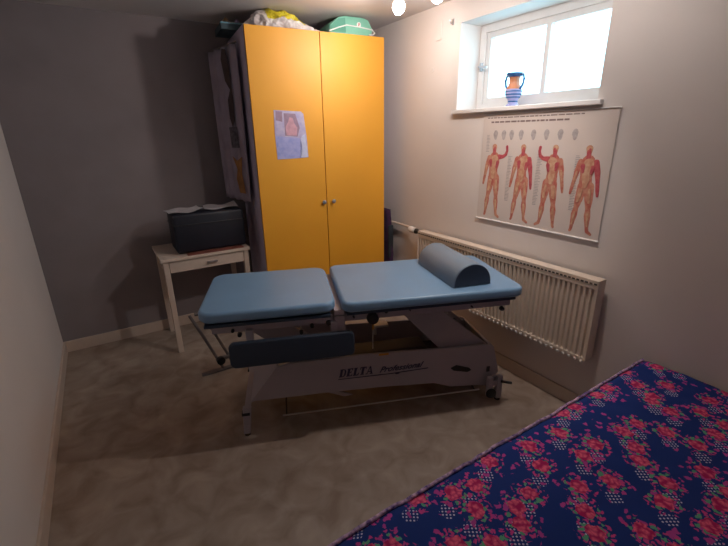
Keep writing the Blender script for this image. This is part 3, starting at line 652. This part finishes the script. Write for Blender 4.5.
# lettering on the near plate
def dletters():
    G = {  # unit-high serif italic capitals as strokes (polygons)
        'D': (.80, [[(.06, 0), (.34, 0), (.34, 1), (.06, 1)], [(0, 0), (.42, 0), (.42, .07), (0, .07)], [(0, .93), (.42, .93), (.42, 1), (0, 1)],
                    [(.40, 0), (.60, .06), (.74, .25), (.76, .5), (.74, .75), (.60, .94), (.40, 1), (.40, .93), (.50, .88), (.56, .7), (.57, .5), (.56, .3), (.50, .12), (.40, .07)]]),
        'E': (.72, [[(.06, 0), (.34, 0), (.34, 1), (.06, 1)], [(0, 0), (.66, 0), (.70, .28), (.64, .28), (.56, .08), (0, .08)], [(0, .92), (.54, .92), (.60, .74), (.66, .74), (.66, 1), (0, 1)], [(.3, .47), (.48, .47), (.48, .36), (.53, .36), (.53, .66), (.48, .66), (.48, .54), (.3, .54)]]),
        'L': (.68, [[(.06, 0), (.34, 0), (.34, 1), (.06, 1)], [(0, 0), (.64, 0), (.68, .32), (.62, .32), (.54, .08), (0, .08)], [(0, .93), (.42, .93), (.42, 1), (0, 1)]]),
        'T': (.72, [[(.23, 0), (.51, 0), (.51, 1), (.23, 1)], [(.16, 0), (.58, 0), (.58, .07), (.16, .07)], [(0, .70), (.05, .70), (.13, .92), (.61, .92), (.69, .70), (.74, .70), (.74, 1), (0, 1)]]),
        'A': (.80, [[(.10, 0), (.16, 0), (.40, .86), (.36, 1)], [(.36, 1), (.62, 0), (.82, 0), (.48, 1)], [(.18, .28), (.60, .28), (.60, .35), (.18, .35)], [(0, 0), (.26, 0), (.26, .06), (0, .06)], [(.52, 0), (.88, 0), (.88, .06), (.52, .06)]])}
    b = MB(); u = .012; hh = .0465
    for ch in 'DELTA':
        wd_, polys = G[ch]
        for p in polys:
            b.prism([(u + hh * (x + .22 * y), .254 + hh * y) for x, y in p], (0, .0525, 0), (1, 0, 0), (0, 0, 1), (0, .0022, 0))
        u += hh * (wd_ + .06)
    return b.build('delta_lettering', 'print', tb)
dletters()
def text_obj(s, size, name, u, z, shear=.45, m='print', offs=0.0, rot=0):
    cu = bpy.data.curves.new('t', 'FONT'); cu.body = s; cu.size = size; cu.shear = shear; cu.extrude = .001; cu.offset = offs; cu.space_character = 1.02
    to = bpy.data.objects.new('t', cu); C.objects.link(to); bpy.context.view_layer.update()
    dg = bpy.context.evaluated_depsgraph_get(); me = bpy.data.meshes.new_from_object(to.evaluated_get(dg)); bpy.data.objects.remove(to)
    me.materials.clear(); me.materials.append(M[m]); o = bpy.data.objects.new(name, me); C.objects.link(o); o.parent = tb
    o.location = (u, .0535, z); o.rotation_euler = (PI / 2, -rot, 0); return o
text_obj('Professional', .0485, 'script_lettering', .236, .254, .55, offs=.0006, rot=math.radians(1.0))
b = MB(); b.prism([(.008, .243), (.01, .2395), (.30, .2365), (.515, .243), (.52, .247), (.30, .2405)], (0, .0525, 0), (1, 0, 0), (0, 0, 1), (0, .002, 0))
b.prism([(.325, .236), (.335, .230), (.352, .232), (.35, .24)], (0, .0525, 0), (1, 0, 0), (0, 0, 1), (0, .002, 0)); b.build('underline_swoosh', 'print', tb)

# bolster pillow on the bench
bl = thing('bolster_pillow', 'blue-grey half-round bolster pillow lying on the right end of the bench', 'pillow', (0, 0, 0), 0)
def b2w(u, v, z): return Vector((.86, 1.636, z)) + Vector((math.cos(BA), math.sin(BA), 0)) * u + Vector((-math.sin(BA), math.cos(BA), 0)) * v
bl.location = b2w(*(Vector((.757, .066, ZT)) * TS + TO + Vector((0, 0, .001)))); bl.rotation_euler.z = BA + math.radians(5)
LB, RB, HB = .445, .107, .118
prof = [(-RB, .0)] + [(RB * -math.cos(a) * (1.0), HB * math.sin(a) ** .85) for a in [PI * k / 24 for k in range(1, 24)]] + [(RB, 0)]
b = MB(); b.prism([(x, max(z, 0)) for x, z in prof], (0, 0, 0), (1, 0, 0), (0, 0, 1), (0, LB, 0)); 
es = [e for e in b.bm.edges if abs(e.verts[0].co.y - e.verts[1].co.y) < 1e-6]
bmesh.ops.bevel(b.bm, geom=es, offset=.007, segments=3, affect='EDGES', profile=.5)
b.build('pillow_body', 'vinyl_bol', bl, True)
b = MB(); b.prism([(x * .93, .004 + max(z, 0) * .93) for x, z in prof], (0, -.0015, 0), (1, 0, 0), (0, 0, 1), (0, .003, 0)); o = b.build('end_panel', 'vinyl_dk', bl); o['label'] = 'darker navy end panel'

# ------------------------------------------------------------------ bed
bd_ = thing('bed', 'low bed under a navy rose-printed bedspread in the foreground', 'bed', (1.05, .24, 0))
BX0, BX1, BY0, BY1, BZ = -.93, .985, -.50, .485, .46
MB().box((BX0 + .03, BY0 + .03, .10), (BX1 - .01, BY1 - .03, .26), .004).build('bed_base', 'wood', bd_)
for x in (BX0 + .06, BX1 - .10):
    for y in (BY0 + .06, BY1 - .10): MB().box((x, y, 0), (x + .05, y + .05, .10), .003).build('leg', 'wood', bd_)
MB().box((BX0 + .02, BY0 + .02, .262), (BX1 - .01, BY1 - .02, BZ - .012), .04, 4).build('mattress', 'white', bd_, True)
b = MB(); t = bmesh.new(); NX, NY = 130, 80; g = []
def bsz(x, y): return BZ + .006 * noise.noise(Vector((x * 5, y * 5, 1))) + .003 * noise.noise(Vector((x * 14, y * 14, 4)))
path = [(BY0, .20, 0)]  # far hem not seen
ys = []
NYs = 60
for j in range(NYs + 1): ys.append(('top', BY0 + (BY1 - BY0) * j / NYs))
for j in range(1, 13): ys.append(('side', j / 12))
for i in range(NX + 1):
    x = BX0 + (BX1 - BX0) * i / NX; row = []
    edge = .006 * noise.noise(Vector((x * 9, 0, 2)))
    for kind, val in ys:
        if kind == 'top':
            y = val; z = bsz(x, y); k = max(0, (y - (BY1 - .03)) / .03); z -= .010 * k * k; y += edge * max(0, (y - BY1 + .2) / .2)
        else:
            y = BY1 + edge + .012 * math.sin(val * PI / 2) + .012 * val * math.sin(x * 38 + 2 * math.sin(x * 7)); z = bsz(x, BY1) - .010 - val * .30
        row.append(t.verts.new((x, y, z)))
    g.append(row)
for i in range(NX):
    for j in range(len(ys) - 1): t.faces.new((g[i][j], g[i + 1][j], g[i + 1][j + 1], g[i][j + 1]))
b.merge(t); sp = b.build('bedspread', 'roses', bd_, True); md = sp.modifiers.new('s', 'SOLIDIFY'); md.thickness = .004; md.offset = -1
b = MB(); pts = []
for i in range(181):
    x = BX0 + (BX1 - BX0) * i / 180; pts.append((x, BY1 + .001 + .004 * noise.noise(Vector((x * 25, 3, 0))) + .006 * noise.noise(Vector((x * 9, 0, 2))), bsz(x, BY1) - .003 + .003 * noise.noise(Vector((x * 30, 0, 7)))))
b.tube(pts, .006, 8); b.build('edge_trim', 'ruffle', bd_, True)
